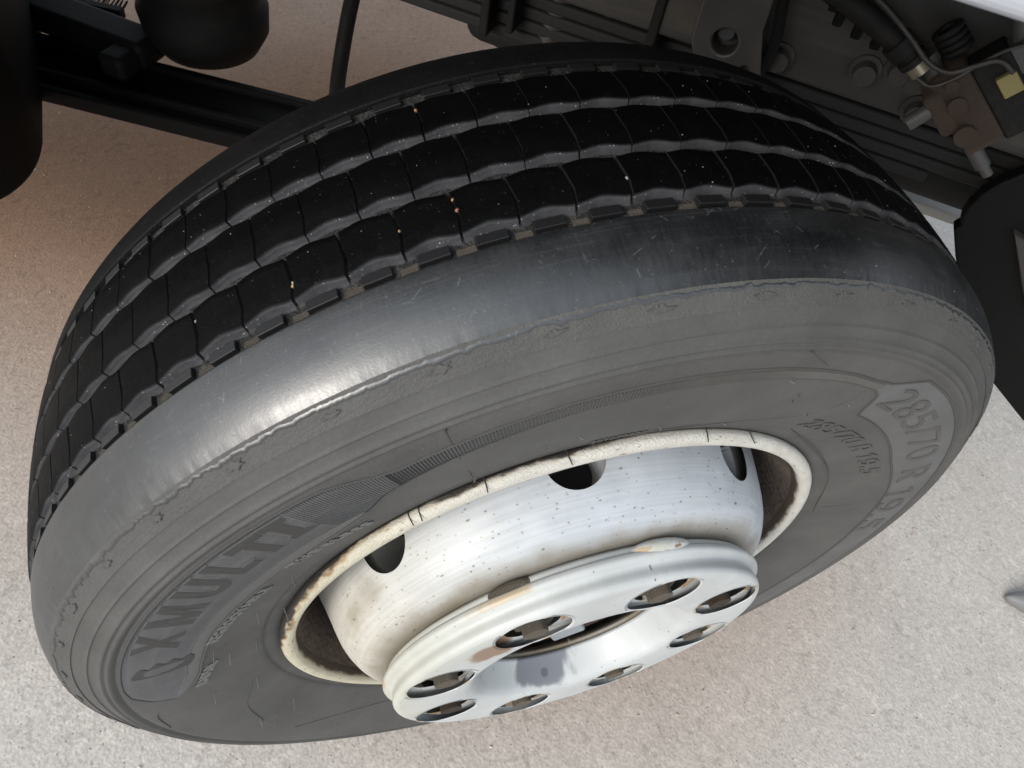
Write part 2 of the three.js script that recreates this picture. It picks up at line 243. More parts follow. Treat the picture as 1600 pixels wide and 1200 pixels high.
// tread blocks of the three middle ribs: wavy groove walls, thin cuts between them
const PITCH = 360 / 86;
function blockGeometry({ zf, zn, ampF, ampN, phF, phN, kink, gap, seed }) {
  const rnd = rngOf(seed), n = 14, depth = 0.0044, st = [];
  const t0 = gap / 2 / (PITCH * DEG * 0.444), ts = [t0, t0 + 0.006, t0 + 0.018];
  for (let i = 1; i < n; i++) ts.push(t0 + (1 - 2 * t0) * i / n); ts.push(1 - t0 - 0.018, 1 - t0 - 0.006, 1 - t0);
  const rows = []; const uo = rnd() * 3, vo = rnd() * 3;
  const cross = (t, drop, endDown) => {
    const cF = ampF * Math.cos(TAU * (t - phF)), cN = ampN * Math.cos(TAU * (t - phN)), a = zf + cF, b = zn + cN, out = [];
    const W = b - a;
    const pts = [[a + 0.0005, -depth], [a + 0.0003, -depth * 0.6], [a, -0.0011], [a + 0.0003, -0.0004], [a + 0.0010, 0]];
    for (let k = 1; k < 6; k++) pts.push([a + 0.001 + (W - 0.0034) * k / 6, 0]);
    pts.push([b - 0.0024, 0], [b - 0.0013, -0.0001], [b - 0.0005, -0.0005], [b, -0.0013], [b + 0.0004, -0.0022], [b + 0.0008, -0.0034], [b + 0.0013, -depth], [b + 0.0026, -depth - 0.0006]);
    for (const [z, d] of pts) {
      const w = clamp((z - a) / W), kk = kink * (w < 0.62 ? w / 0.62 : (1 - w) / 0.38), th = (t * PITCH + kk) * DEG;
      let dd = d; if (drop && d > -depth) dd = Math.max(-depth, d - drop); if (endDown) dd = -depth - 0.0004;
      const R = crown(z) + dd; out.push([R * Math.cos(th), R * Math.sin(th), z, th * 0.444 + uo, z - dd + vo, dd < -0.0012 ? 1 : dd < -0.0003 ? 0.25 : 0.045]);  // groove walls coloured paler than the tops to paint in the light they catch
    }
    return out;
  };
  rows.push(cross(ts[0], 0, true));
  ts.forEach((t, i) => rows.push(cross(t, i === 0 || i === ts.length - 1 ? 0.0004 : 0)));
  rows.push(cross(ts[ts.length - 1], 0, true));
  const m = rows[0].length, pos = [], uv = [], idx = [], col = [];
  for (const r of rows) for (const p of r) { pos.push(p[0], p[1], p[2]); uv.push(p[3], p[4]); col.push(p[5], p[5], p[5]); }
  for (let s = 0; s < rows.length - 1; s++) for (let i = 0; i < m - 1; i++) { const a = s * m + i, b = a + m; idx.push(a, a + 1, b, b, a + 1, b + 1); }
  let g = new THREE.BufferGeometry(); g.setAttribute('position', new THREE.Float32BufferAttribute(pos, 3)); g.setAttribute('uv', new THREE.Float32BufferAttribute(uv, 2)); g.setAttribute('color', new THREE.Float32BufferAttribute(col, 3)); g.setIndex(idx);
  return toCreasedNormals(g, 42 * DEG);
}
const ribs = [
  { phase: 0.22, zf: 0.0374, zn: 0.0678, ampF: 0.0011, ampN: 0.0014, phF: 0.05, phN: 0.02, kink: -0.24, gap: 0.0016 },
  { phase: 2.50, zf: -0.0062, zn: 0.0294, ampF: 0.0010, ampN: 0.0012, phF: 0.0, phN: 0.06, kink: -0.16, gap: 0.0010 },
  { phase: 0.42, zf: -0.0470, zn: -0.0143, ampF: 0.0008, ampN: 0.0011, phF: 0.1, phN: 0.06, kink: -0.16, gap: 0.0010 }];
ribs.forEach((r, ri) => {
  const gs = [0, 1, 2, 3].map(s => blockGeometry({ ...r, seed: 100 + ri * 10 + s })), R = rngOf(300 + ri);
  for (let k = 0; k < 86; k++) { const m = part('tread_block', gs[Math.floor(R() * 4)], M.block, tyre); m.rotation.z = (r.phase + k * PITCH + (R() - 0.5) * 0.09) * DEG; m.position.z = (R() - 0.5) * 0.0005; }
});
{ // low lugs and dusty pockets in the outer groove
  const R = rngOf(44);
  const lugs = [0, 1, 2].map(s => { const w = 0.0172 + s * 0.0009, g = new RoundedBoxGeometry(0.0075, w, 0.0068, 2, 0.0005); const p = g.attributes.position; for (let i = 0; i < p.count; i++) { const x = p.getX(i), y = p.getY(i), z = p.getZ(i); p.setXYZ(i, 0.4355 + x, y, 0.0752 + z + (z < 0 ? 0.0012 * Math.cos(y / w * Math.PI) : 0)); } g.computeVertexNormals(); return toCreasedNormals(g, 40 * DEG); });
  for (let k = 0; k < 86; k++) { const m = part('tread_lug', lugs[Math.floor(R() * 3)], M.lug, tyre); m.rotation.z = (0.30 + (k + 0.52) * PITCH) * DEG; }
  const pg = new RoundedBoxGeometry(0.004, 0.0102, 0.0125, 2, 0.0008); pg.translate(0.4340, 0, 0.0758); const pgs = [pg, pg.clone().scale(1, 1.15, 1), pg.clone().scale(1, 0.9, 1)];
  for (let k = 0; k < 86; k++) { const m = part('dusty_pocket', pgs[Math.floor(R() * 3)], M.dust, tyre); m.rotation.z = (0.22 + k * PITCH) * DEG; }
  const lg = lugs[0].clone(); { const p = lg.attributes.position; for (let i = 0; i < p.count; i++) p.setZ(i, 2 * ZC - p.getZ(i)); const a = p.array; for (let k = 0; k < a.length; k += 9) for (let q = 0; q < 3; q++) { const t = a[k + q]; a[k + q] = a[k + 3 + q]; a[k + 3 + q] = t; } lg.computeVertexNormals(); }
  const list = []; for (let k = 0; k < 86; k++) list.push(plain(lg.clone()).rotateZ((0.3 + (k + 0.5) * PITCH) * DEG)); const o = part('tread_lug', join(list), M.lug, tyre); o.userData.kind = 'stuff';
}
// ragged wear marks on the shoulder line, every second pitch
{
  const R = rngOf(61), gs = [];
  for (let s = 0; s < 5; s++) {
    const sh = new THREE.Shape(), n = 16; for (let i = 0; i < n; i++) { const a = i / n * TAU, rx = 0.0068 * (0.35 + R() * 0.75), ry = 0.0021 * (0.25 + R() * 1.1); const x = Math.cos(a) * rx, y = Math.sin(a) * ry; i ? sh.lineTo(x, y) : sh.moveTo(x, y); } sh.closePath();
    const g = new THREE.ExtrudeGeometry(sh, { depth: 0.0009, bevelEnabled: true, bevelSize: 0.0004, bevelThickness: 0.0004, bevelSegments: 1, steps: 1 }); gs.push(g);
  }
  for (let k = 0; k < 43; k++) {
    const th = (4.6 + k * 2 * PITCH + (R() - 0.5) * 0.5) * DEG, Rr = 0.4186, m = part('wear_mark', gs[Math.floor(R() * 5)], M.rough, tyre);
    const rad = new THREE.Vector3(Math.cos(th), Math.sin(th), 0), tan = new THREE.Vector3(-Math.sin(th), Math.cos(th), 0), nrm = rad.clone().multiplyScalar(0.63).add(new THREE.Vector3(0, 0, 0.777)).normalize(), up = new THREE.Vector3().crossVectors(nrm, tan);
    m.quaternion.setFromRotationMatrix(new THREE.Matrix4().makeBasis(tan, up, nrm)); m.rotateZ((R() - 0.5) * 0.25); m.position.copy(rad.multiplyScalar(Rr)).add(new THREE.Vector3(0, 0, 0.1319)); const s = 0.75 + R() * 0.45; m.scale.set(s * 1.1, s, 1);
  }
}
// raised panel round the sidewall: plain plate under the lettering, ribbed band between
const OUTER = [[-60, 0.380], [-35, 0.381], [10, 0.382], [25, 0.3815], [33.5, 0.380], [36.4, 0.371], [38.4, 0.3655], [42, 0.3640], [46, 0.3660], [56.7, 0.3690], [67, 0.3700], [79, 0.3705], [90, 0.3672], [95.7, 0.3655], [97.5, 0.3685], [100, 0.3765], [102, 0.3806], [105, 0.3815], [120, 0.3818], [140, 0.3818], [150, 0.3815], [153, 0.379], [156, 0.368], [158, 0.350]];
const INNER = [[-60, 0.346], [-35, 0.346], [-6, 0.340], [8, 0.3292], [25, 0.3268], [33, 0.3252], [35, 0.334], [37.5, 0.3505], [39.5, 0.3550], [46, 0.3575], [55, 0.3585], [67, 0.3590], [79, 0.3585], [91, 0.3505], [96, 0.3450], [99.4, 0.3367], [102, 0.3250], [104, 0.3180], [108, 0.3122], [115, 0.3090], [121, 0.3112], [129, 0.3163], [138, 0.3222], [146, 0.3236], [152, 0.3268], [155, 0.333], [157, 0.341], [158, 0.350]];
const SPLIT = [[96, 0.327], [102, 0.327], [109, 0.3285], [120, 0.3285], [129, 0.3322], [140, 0.3349], [150, 0.336], [158, 0.349]];
const onSide = (deg, R, h) => [R * Math.cos(deg * DEG), R * Math.sin(deg * DEG), sideZ(R) + h];
{
  const pos = [], uv = [], idx = [], NS = 1090, NR = 14;
  for (let s = 0; s <= NS; s++) { const t = -60 + 218 * s / NS, a = interp(INNER, t), b = interp(OUTER, t); for (let i = 0; i <= NR; i++) { const f = i / NR, R = a + (b - a) * f, h = (i === 0 || i === NR) ? -0.0004 : 0.0005; pos.push(...onSide(t, R, h)); uv.push(t * DEG * 0.36, R); } }
  for (let s = 0; s < NS; s++) for (let i = 0; i < NR; i++) { const a = s * (NR + 1) + i, b = a + NR + 1; idx.push(a, a + 1, b, b, a + 1, b + 1); }
  const g = new THREE.BufferGeometry(); g.setAttribute('position', new THREE.Float32BufferAttribute(pos, 3)); g.setAttribute('uv', new THREE.Float32BufferAttribute(uv, 2)); g.setIndex(idx); flip(g); part('sidewall_panel', g, M.panel, tyre);
  const bead = (tab, name) => { const pts = []; for (let t = -60; t <= 158.01; t += 0.5) pts.push(onSide(t, interp(tab, t), 0.0002)); return part(name, tube(pts, 0.0009, 880, 6), M.side, tyre); };
  bead(OUTER, 'panel_outline'); bead(INNER, 'panel_outline');
  { const pts = []; for (let t = 103; t <= 151; t += 0.5) pts.push(onSide(t, interp(SPLIT, t), 0.0003)); part('panel_outline', tube(pts, 0.0006, 300, 5), M.side, tyre); }
  const rib = (t, a, b, w, h) => { const p = [], n = 6, lean = 0.12; const L = []; for (let i = 0; i <= n; i++) { const R = a + (b - a) * i / n, tt = t - lean * i / n; const dw = w / R / DEG; L.push([onSide(tt - dw, R, 0), onSide(tt, R, h), onSide(tt + dw, R, 0)]); } for (let i = 0; i < n; i++) for (let k = 0; k < 2; k++) { const A = L[i][k], B = L[i][k + 1], C = L[i + 1][k], D = L[i + 1][k + 1]; p.push(...A, ...C, ...B, ...B, ...C, ...D); } return p; };
  const hatch = (t0, t1, step, fa, fb, w, h) => { const p = []; for (let t = t0; t <= t1; t += step) { const a = fa(t) + 0.0012, b = fb(t) - 0.0012; if (b > a + 0.001) p.push(...rib(t, a, b, w, h)); } const g = new THREE.BufferGeometry(); g.setAttribute('position', new THREE.Float32BufferAttribute(p, 3)); const u = []; for (let k = 0; k < p.length; k += 3) u.push(p[k], p[k + 1]); g.setAttribute('uv', new THREE.Float32BufferAttribute(u, 2)); g.computeVertexNormals(); return g; };
  const a = part('ribbed_band', hatch(40, 97, 0.33, t => interp(INNER, t), t => interp(OUTER, t), 0.00062, 0.0016), M.side, tyre); a.userData.kind = 'stuff';
  const c = part('ribbed_band', hatch(106.6, 157, 0.29, t => interp(SPLIT, t), t => interp(OUTER, t), 0.0004, 0.00072), M.panel, tyre); c.userData.kind = 'stuff';
  const b = part('ribbed_band', hatch(96.6, 106.4, 0.29, t => t < 103 ? interp(INNER, t) : interp(SPLIT, t), t => interp(OUTER, t), 0.00042, 0.00095), M.panel, tyre); b.userData.kind = 'stuff';
}
// moulded lettering
const font = await new FontLoader().loadAsync('fonts/droid/droid_sans_bold.typeface.json');
const fontR = await new FontLoader().loadAsync('fonts/droid/droid_sans_regular.typeface.json');
function letters(str, size, depth, f, wide = 1, bevel = 0.0003) { const g = new TextGeometry(str, { font: f, size, depth, curveSegments: 5, bevelEnabled: true, bevelThickness: Math.min(bevel, 0.0002), bevelSize: bevel, bevelSegments: 1 }); g.computeBoundingBox(); const b = g.boundingBox; g.translate(-(b.min.x + b.max.x) / 2, 0, 0); g.scale(wide, 1, 1); return g; }
function bend(g, deg, R0, lift = 0.0004, slope = 0) { const p = g.attributes.position; for (let i = 0; i < p.count; i++) { const R = R0 + p.getY(i) + slope * p.getX(i), t = deg * DEG - p.getX(i) / (R0 + 0.01); p.setXYZ(i, R * Math.cos(t), R * Math.sin(t), sideZ(R) + lift + p.getZ(i)); } g.computeVertexNormals(); return g; }
for (const [ch, t, w] of [['X', 135.2, 1.2], ['M', 127.9, 1.05], ['U', 121.2, 1.08], ['L', 116.2, 1.12], ['T', 111.9, 1.15], ['I', 108.1, 1.2]]) {
  part('letter', bend(letters(ch, 0.0302, 0.0004, font, w * 1.02, 0.0011), t, 0.3472, 0.0006), M.letter, tyre);
  part('letter_outline', bend(letters(ch, 0.0302, 0.0004, font, w * 1.02, 0.0018), t, 0.3472, 0.0004), M.edge, tyre);  // paler outline colour stands for light caught on the raised edge
}
{ // moulded emblem at the end of the panel: a wavy-edged plate in a bracket
  const sh = new THREE.Shape(); const P = [[-0.010, 0.001], [-0.011, 0.040], [-0.004, 0.041], [0.002, 0.037], [0.000, 0.031], [0.006, 0.026], [0.003, 0.020], [0.007, 0.014], [0.003, 0.008], [0.006, 0.002], [0.000, -0.002]];
  const c = new THREE.SplineCurve([...P, P[0]].map(p => new THREE.Vector2(...p))).getPoints(60); sh.setFromPoints(c);
  const g = new THREE.ExtrudeGeometry(sh, { depth: 0.0006, bevelEnabled: true, bevelSize: 0.0004, bevelThickness: 0.0002, bevelSegments: 1 }); g.scale(1.45, 0.95, 1);
  part('emblem', bend(g, 143.6, 0.333, 0.0003), M.letter, tyre);
}
part('lettering', bend(letters('TUBELESS', 0.0088, 0.0006, font, 1.15, 0.0002), 112.0, 0.2985, 0.0004, -0.25), M.hair, tyre);
part('lettering', bend(letters('REGROOVABLE', 0.0088, 0.0006, font, 1.05, 0.0002), 132.8, 0.3085, 0.0004, -0.16), M.hair, tyre);
part('lettering', bend(letters('RADIAL', 0.0088, 0.0006, font, 1.0, 0.0002), 153.2, 0.3185, 0.0004, -0.3), M.hair, tyre);
part('lettering', bend(letters('301070020', 0.0062, 0.0005, fontR, 1.05, 0.0002), 69.5, 0.2665), M.side, tyre);
part('lettering', bend(letters('285/70 R 19.5', 0.026, 0.0005, fontR, 1.6, 0.0003), 6.5, 0.3425, 0.0006), M.side, tyre);
part('lettering', bend(letters('285/70 R 19.5', 0.0155, 0.0009, fontR, 1.38, 0.0002), 20.5, 0.2975, 0.0004, 0.1), M.side, tyre);
// fine mould seams across the sidewall
for (const [pts, r] of [[[[89.9, 0.3885], [90.1, 0.366]], 0.0006], [[[90.3, 0.3505], [91.2, 0.3], [92, 0.268]], 0.0007], [[[56, 0.385], [52, 0.372]], 0.0004], [[[36, 0.281], [5, 0.279], [-14, 0.282]], 0.0006], [[[-12, 0.284], [-11, 0.31], [-9, 0.336]], 0.0005], [[[64, 0.268], [48, 0.285], [42, 0.30], [40, 0.33], [41, 0.352]], 0.0004], [[[150, 0.322], [144, 0.308]], 0.0005], [[[186, 0.338], [176, 0.322], [168, 0.30]], 0.0005], [[[158, 0.350], [162, 0.372], [170, 0.380]], 0.0008], [[[196, 0.345], [210, 0.31], [217, 0.30]], 0.0005]])
  part('mould_seam', tube(pts.map(([t, R]) => onSide(t, R, 0.0001)), r, 40, 5), M.side, tyre);
{ // thin rubber hairs left by the mould
  const R = rngOf(71);
  const spots = [[121.9, .2947], [135.2, .2921], [140, .2645], [150, .2818], [145, .3165], [149.2, .3034], [-174.1, .3007], [167.1, .294], [163.2, .3263], [165.8, .315], [-176, .3349], [-173.5, .3251], [-154, .3431], [103.9, .264], [102, .264], [90.7, .264], [77.6, .264], [91.3, .2808], [64.3, .283], [52.9, .264], [51.4, .2743], [42.5, .264], [41.2, .3075], [35.5, .2906], [68.1, .3356], [77, .3015], [54.6, .3544], [38.9, .3326], [50.1, .3371], [142.1, .262], [81.4, .3041], [49.3, .327]];
  for (const [t, r] of spots) {
    const a = onSide(t, r, -0.0005), rim = r < 0.2655, len = rim ? 0.012 : (t > 119 || t < 0) ? 0.008 + R() * 0.005 : 0.002 + R() * 0.002, s = (R() - 0.5) * 0.006;
    const rad = [Math.cos(t * DEG), Math.sin(t * DEG)], tn = [-rad[1], rad[0]], dr = rim ? -0.002 : (R() - 0.5) * 0.002;
    const q = f => [a[0] + tn[0] * s * f * f + rad[0] * dr * f, a[1] + tn[1] * s * f * f + rad[1] * dr * f, a[2] + len * f];
    const g = tube([q(0), q(0.5), q(1)], 0.0005, 8, 5); part('rubber_hair', g, rim && t > 40 && t < 110 ? M.hairDark : M.hair, tyre);
  }
}
{ // small stones and grit caught in the cuts and on the rubber
  const R = rngOf(81), mats = [[0.34, 0.2, 0.1], [0.3, 0.13, 0.09], [0.42, 0.3, 0.14], [0.35, 0.33, 0.29]].map(c => new THREE.MeshStandardMaterial({ color: new THREE.Color(...c), roughness: 0.8 }));
  const g = new THREE.IcosahedronGeometry(0.0016, 1); { const p = g.attributes.position; for (let i = 0; i < p.count; i++) { const k = 0.8 + 0.4 * hash(Math.round(p.getX(i) * 1e5), Math.round(p.getY(i) * 1e5), 2); p.setXYZ(i, p.getX(i) * k, p.getY(i) * k, p.getZ(i) * k); } g.computeVertexNormals(); }
  [[83.72, 0.045, 0], [83.68, 0.053, 1], [87.95, 0.054, 0], [96.3, 0.060, 2], [96.25, 0.058, 3], [84.1, -0.0385, 0], [105.2, -0.03, 2], [71.2, 0.056, 3], [104.6, 0.047, 3]].forEach(([t, z, m]) => { const o = part('trapped_stone', g, mats[m], tyre); const r = crown(z) - 0.0006; o.position.set(r * Math.cos(t * DEG), r * Math.sin(t * DEG), z); o.rotation.set(R() * 6, R() * 6, R() * 6); o.scale.setScalar(0.42 + R() * 0.35); });
  const im = new THREE.InstancedMesh(new THREE.IcosahedronGeometry(1, 0), new THREE.MeshStandardMaterial({ roughness: 0.85 }), 1700), q = new THREE.Object3D(), c = new THREE.Color(), prof = [[0.262, 0.119], [0.30, 0.132], [0.345, 0.1443], [0.375, 0.147], [0.39, 0.146], [0.404, 0.1405], [0.4239, 0.1288], [0.431, 0.1175], [0.4356, 0.106], [0.4390, 0.088]];
  for (let n = 0; n < 1700; n++) {
    const t = (-60 + R() * 290) * DEG; let Rr, z; if (R() < 0.42) { const rb = ribs[Math.floor(R() * 3)]; z = rb.zf + 0.002 + R() * (rb.zn - rb.zf - 0.004); Rr = crown(z); } else { const f = R() * (prof.length - 1), i = Math.min(prof.length - 2, Math.floor(f)), u = f - i; Rr = prof[i][0] + (prof[i + 1][0] - prof[i][0]) * u; z = prof[i][1] + (prof[i + 1][1] - prof[i][1]) * u; }
    q.position.set(Rr * Math.cos(t), Rr * Math.sin(t), z); const s = 0.00016 + 0.00034 * Math.pow(R(), 4); q.scale.set(s, s, s); q.rotation.set(R() * 6, R() * 6, 0); q.updateMatrix(); im.setMatrixAt(n, q.matrix); const v = 0.06 + R() * 0.16; im.setColorAt(n, c.setRGB(v, v * 0.95, v * 0.88));
  }
  im.name = 'dust_grit'; im.userData.kind = 'stuff'; shade(im); tyre.add(im);
}

// ------------------------------------------------------------------ rim, disc, nut ring, hub
const lipPad = pad(2048, 128, [198, 196, 191]);
{
  const R = rngOf(31), w = 2048; // u runs over the whole circle from -100 degrees; v from the outer edge inwards
  lipPad.each((i, j, c) => {
    const deg = -100 + 360 * i / w, v = j / 128;
    const n = fbm(i / w * 160, v * 8, 160, 8, 4, 21), n2 = fbm(i / w * 22, v * 2, 22, 2, 2, 22), fine = hash(i, j, 3) - 0.5;
    for (let k = 0; k < 3; k++) c[k] += (n - 0.5) * 26 + fine * 9;
    const left = smooth(96, 125, deg) * smooth(178, 150, deg), mid = smooth(60, 76, deg) * smooth(112, 92, deg);
    const warm = 0.25 + 0.75 * smooth(86, 130, deg); c[0] -= 4 * warm; c[1] -= 9 * warm; c[2] -= 26 * warm;
    const edge = 0.02 + 0.34 * left + 0.14 * mid, lim = edge * (0.2 + 1.1 * n2) + (n - 0.5) * 0.16 * (0.3 + left + mid);
    const bk = smooth(lim + 0.05, lim - 0.06, v - 0.10) * clamp(0.45 + left + 0.5 * mid); for (let k = 0; k < 3; k++) c[k] += ([40, 36, 33][k] - c[k]) * bk;
    const rs = smooth(0.10, 0.0, Math.abs(v - 0.12 - lim)) * (0.2 + 0.6 * left) * n; for (let k = 0; k < 3; k++) c[k] += ([120, 84, 46][k] - c[k]) * rs;
    const tail = smooth(0.66, 0.8, v + (n - 0.5) * 0.12); for (let k = 0; k < 3; k++) c[k] += ([62, 52, 43][k] - c[k]) * tail;
  });
  for (let n = 0; n < 320; n++) lipPad.dot(R() * w, R() * 128, 0.6 + R() * 1.8, R() < 0.6 ? [70, 62, 54] : [128, 92, 54], 0.3 + R() * 0.5, 0.5 + R() * 1.2);
  for (let n = 0; n < 12; n++) lipPad.dot(R() * w, 40 + R() * 70, 2.5 + R() * 2.5, [132, 96, 50], 0.7);
}
const lipMap = lipPad.bake({ srgb: true });
const discPad = pad(2048, 512, [184, 189, 194]);
{
  const R = rngOf(32), w = 2048;
  discPad.each((i, j, c) => {
    const deg = -100 + 360 * i / w, v = j / 512;
    const n = fbm(i / w * 60, v * 8, 60, 8, 5, 23) - 0.5, st = vnoise(i / w * 30, v * 160, 30, 160, 24) - 0.5, f = hash(i, j, 9) - 0.5;
    for (let k = 0; k < 3; k++) c[k] += n * 22 + st * 12 + f * 5;
    const warm = smooth(70, 150, deg) * 0.8; c[0] += 6 * warm; c[1] -= 5 * warm; c[2] -= 24 * warm;
    const dirt = smooth(0.62, 0.9, fbm(i / w * 22, v * 5, 22, 5, 5, 27) + 0.35 * smooth(0.42, 0.75, v) - 0.12 + 0.12 * smooth(110, 150, deg)); for (let k = 0; k < 3; k++) c[k] += ([128, 116, 96][k] - c[k]) * dirt * 0.65;
    const grimeShade = smooth(0.49, 0.60, v + n * 0.08) * 0.72; for (let k = 0; k < 3; k++) c[k] += ([118, 109, 94][k] - c[k]) * grimeShade;  // grime in the crevice beside the ring, with its shade painted in
  });
  for (let n = 0; n < 2600; n++) { const y = R() * 512; discPad.dot(R() * w, y, 0.6 + R() * 1.0, R() < 0.75 ? [92, 84, 72] : [130, 120, 60], 0.3 + R() * 0.5); }
  for (let n = 0; n < 90; n++) discPad.dot(R() * w, R() * 512, 1.4 + R() * 2, R() < 0.5 ? [96, 82, 60] : [60, 58, 54], 0.7, 1.2 + R());
  for (let n = 0; n < 140; n++) { const x = R() * w, y = R() * 512, l = 30 + R() * 160; discPad.line(x, y, x + l, y + (R() - 0.5) * 6, 0.6, [160, 160, 158], 0.25); }
}
const discMap = discPad.bake({ srgb: true });
const ringPad = pad(1024, 1024, [187, 190, 190]);
{
  const R = rngOf(33), px = x => (x / 0.4 + 0.5) * 1024;
  ringPad.each((i, j, c) => {
    const n = fbm(i / 1024 * 14, j / 1024 * 14, 14, 14, 5, 43) - 0.5, f = hash(i, j, 12) - 0.5; const x = (i / 1024 - 0.5) * 0.4, y = (j / 1024 - 0.5) * 0.4, r = Math.hypot(x, y), a = Math.atan2(y, x) / DEG;
    for (let k = 0; k < 3; k++) c[k] += n * 24 + f * 6;
    const warm = smooth(60, 150, a) * smooth(0.13, 0.18, r); c[1] -= 3 * warm; c[2] -= 13 * warm;
    const rust = smooth(0.1795, 0.183, r) * smooth(0.56, 0.74, n + 0.5 + 0.1 * smooth(80, 150, a)) * 0.7; for (let k = 0; k < 3; k++) c[k] += ([168, 132, 84][k] - c[k]) * rust * 0.8;
    for (let h = 0; h < 8; h++) { const t = (7 + 45 * h) * DEG, hx = 0.1425 * Math.cos(t), hy = 0.1425 * Math.sin(t), d = Math.hypot(x - hx, y - hy), m = fbm(i / 1024 * 40, j / 1024 * 40, 40, 40, 4, 46); const q = smooth(0.033, 0.027, d) * smooth(0.5, 0.68, m + 0.16 * clamp((x - hx) / 0.03)) ; for (let k = 0; k < 3; k++) c[k] += ([150, 112, 66][k] - c[k]) * q * 0.75; }
    const st = smooth(20, 12, Math.abs(a + 124) + n * 60) * smooth(0.1035, 0.099, r + n * 0.022); for (let k = 0; k < 3; k++) c[k] += ([118, 120, 126][k] - c[k]) * st;
    const sp = smooth(1.1, 0.7, Math.hypot((a + 120) / 2.6, (r - 0.0985) / 0.002)); for (let k = 0; k < 3; k++) c[k] += ([92, 93, 98][k] - c[k]) * sp;
    // bare patch between a hole and the middle, and a wet grey stain inside the middle opening
    const bp = smooth(0.019, 0.011, Math.hypot((x + 0.055) / 1.4, y - 0.128) + (n) * 0.02); for (let k = 0; k < 3; k++) c[k] += ([136, 112, 94][k] - c[k]) * bp;
  });
  for (let n = 0; n < 260; n++) ringPad.dot(R() * 1024, R() * 1024, 0.7 + R() * 1.3, R() < 0.6 ? [88, 80, 66] : [150, 116, 60], 0.5 + R() * 0.4);
}
const ringMap = ringPad.bake({ srgb: true });
const barrelMap = tex(1024, 256, (i, j, o) => { const n = fbm(i / 1024 * 30, j / 256 * 6, 30, 6, 5, 48), s = smooth(0.5, 0.75, fbm(i / 1024 * 12, j / 256 * 4, 12, 4, 4, 49)); o[0] = 50 + n * 38 + s * 18; o[1] = 43 + n * 31 + s * 10; o[2] = 38 + n * 26 + s * 3; }, { srgb: true });
M.lip = new THREE.MeshPhysicalMaterial({ map: lipMap, roughness: 0.5, bumpMap: again(coarseGrain, 40, 1), bumpScale: 0.0003 });
M.disc = new THREE.MeshPhysicalMaterial({ map: discMap, roughness: 0.42 });
M.ring = new THREE.MeshPhysicalMaterial({ map: ringMap, roughness: 0.4 });
M.barrel = new THREE.MeshStandardMaterial({ map: again(barrelMap, 1, 1), roughness: 0.75, bumpMap: again(coarseGrain, 6, 6), bumpScale: 0.0008 });
M.rust = new THREE.MeshStandardMaterial({ map: again(barrelMap, 6, 6), color: new THREE.Color(1.25, 1.05, 0.9), roughness: 0.85, bumpMap: again(coarseGrain, 30, 30), bumpScale: 0.001 });
M.darkMetal = new THREE.MeshStandardMaterial({ color: new THREE.Color(0.03, 0.03, 0.031), roughness: 0.6 });
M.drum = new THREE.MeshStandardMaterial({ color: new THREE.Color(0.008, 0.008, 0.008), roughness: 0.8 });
M.greyMetal = new THREE.MeshStandardMaterial({ color: new THREE.Color(0.26, 0.28, 0.31), roughness: 0.5 });
M.dirtyNut = new THREE.MeshStandardMaterial({ map: again(dustMap, 8, 8), color: new THREE.Color(2.0, 1.9, 1.7), roughness: 0.8, bumpMap: again(coarseGrain, 30, 30), bumpScale: 0.0008 });

const rim = onAxle(part('rim', flip(revolve(rounded([[0.2476, 0.1150], [0.2425, 0.1040], [0.2385, 0.0920], [0.2360, 0.0780], [0.2340, 0.0600], [0.2330, 0.0300], [0.2330, -0.0500], [0.2480, -0.1100]], 2), 200, { uR: 0.24 })), M.barrel, wheel, 'brown dirty inside of the rim'));
{ // white rolled lip
  const prof = rounded([[0.2570, 0.1165], [0.2618, 0.1185], [0.2634, 0.1225], [0.2625, 0.1266], [0.2585, 0.1290], [0.2545, 0.1293], [0.2508, 0.1277], [0.2488, 0.1235], [0.2474, 0.1130]], 3);
  const g = revolve(prof, 360, { uR: 1 }); const uv = g.attributes.uv; let mx = 0; for (let i = 0; i < uv.count; i++) mx = Math.max(mx, uv.getY(i)); for (let i = 0; i < uv.count; i++) uv.setXY(i, (uv.getX(i) / DEG + 100) / 360, uv.getY(i) / mx); part('rim_lip', g, M.lip, rim);
}
const evaluator = new Evaluator(); evaluator.useGroups = false; evaluator.attributes = ['position', 'normal', 'uv'];
function cut(geo, cutters) { let b = new Brush(geo); b.updateMatrixWorld(); for (const c of cutters) { const k = new Brush(c); k.updateMatrixWorld(); b = evaluator.evaluate(b, k, SUBTRACTION); } return b.geometry; }
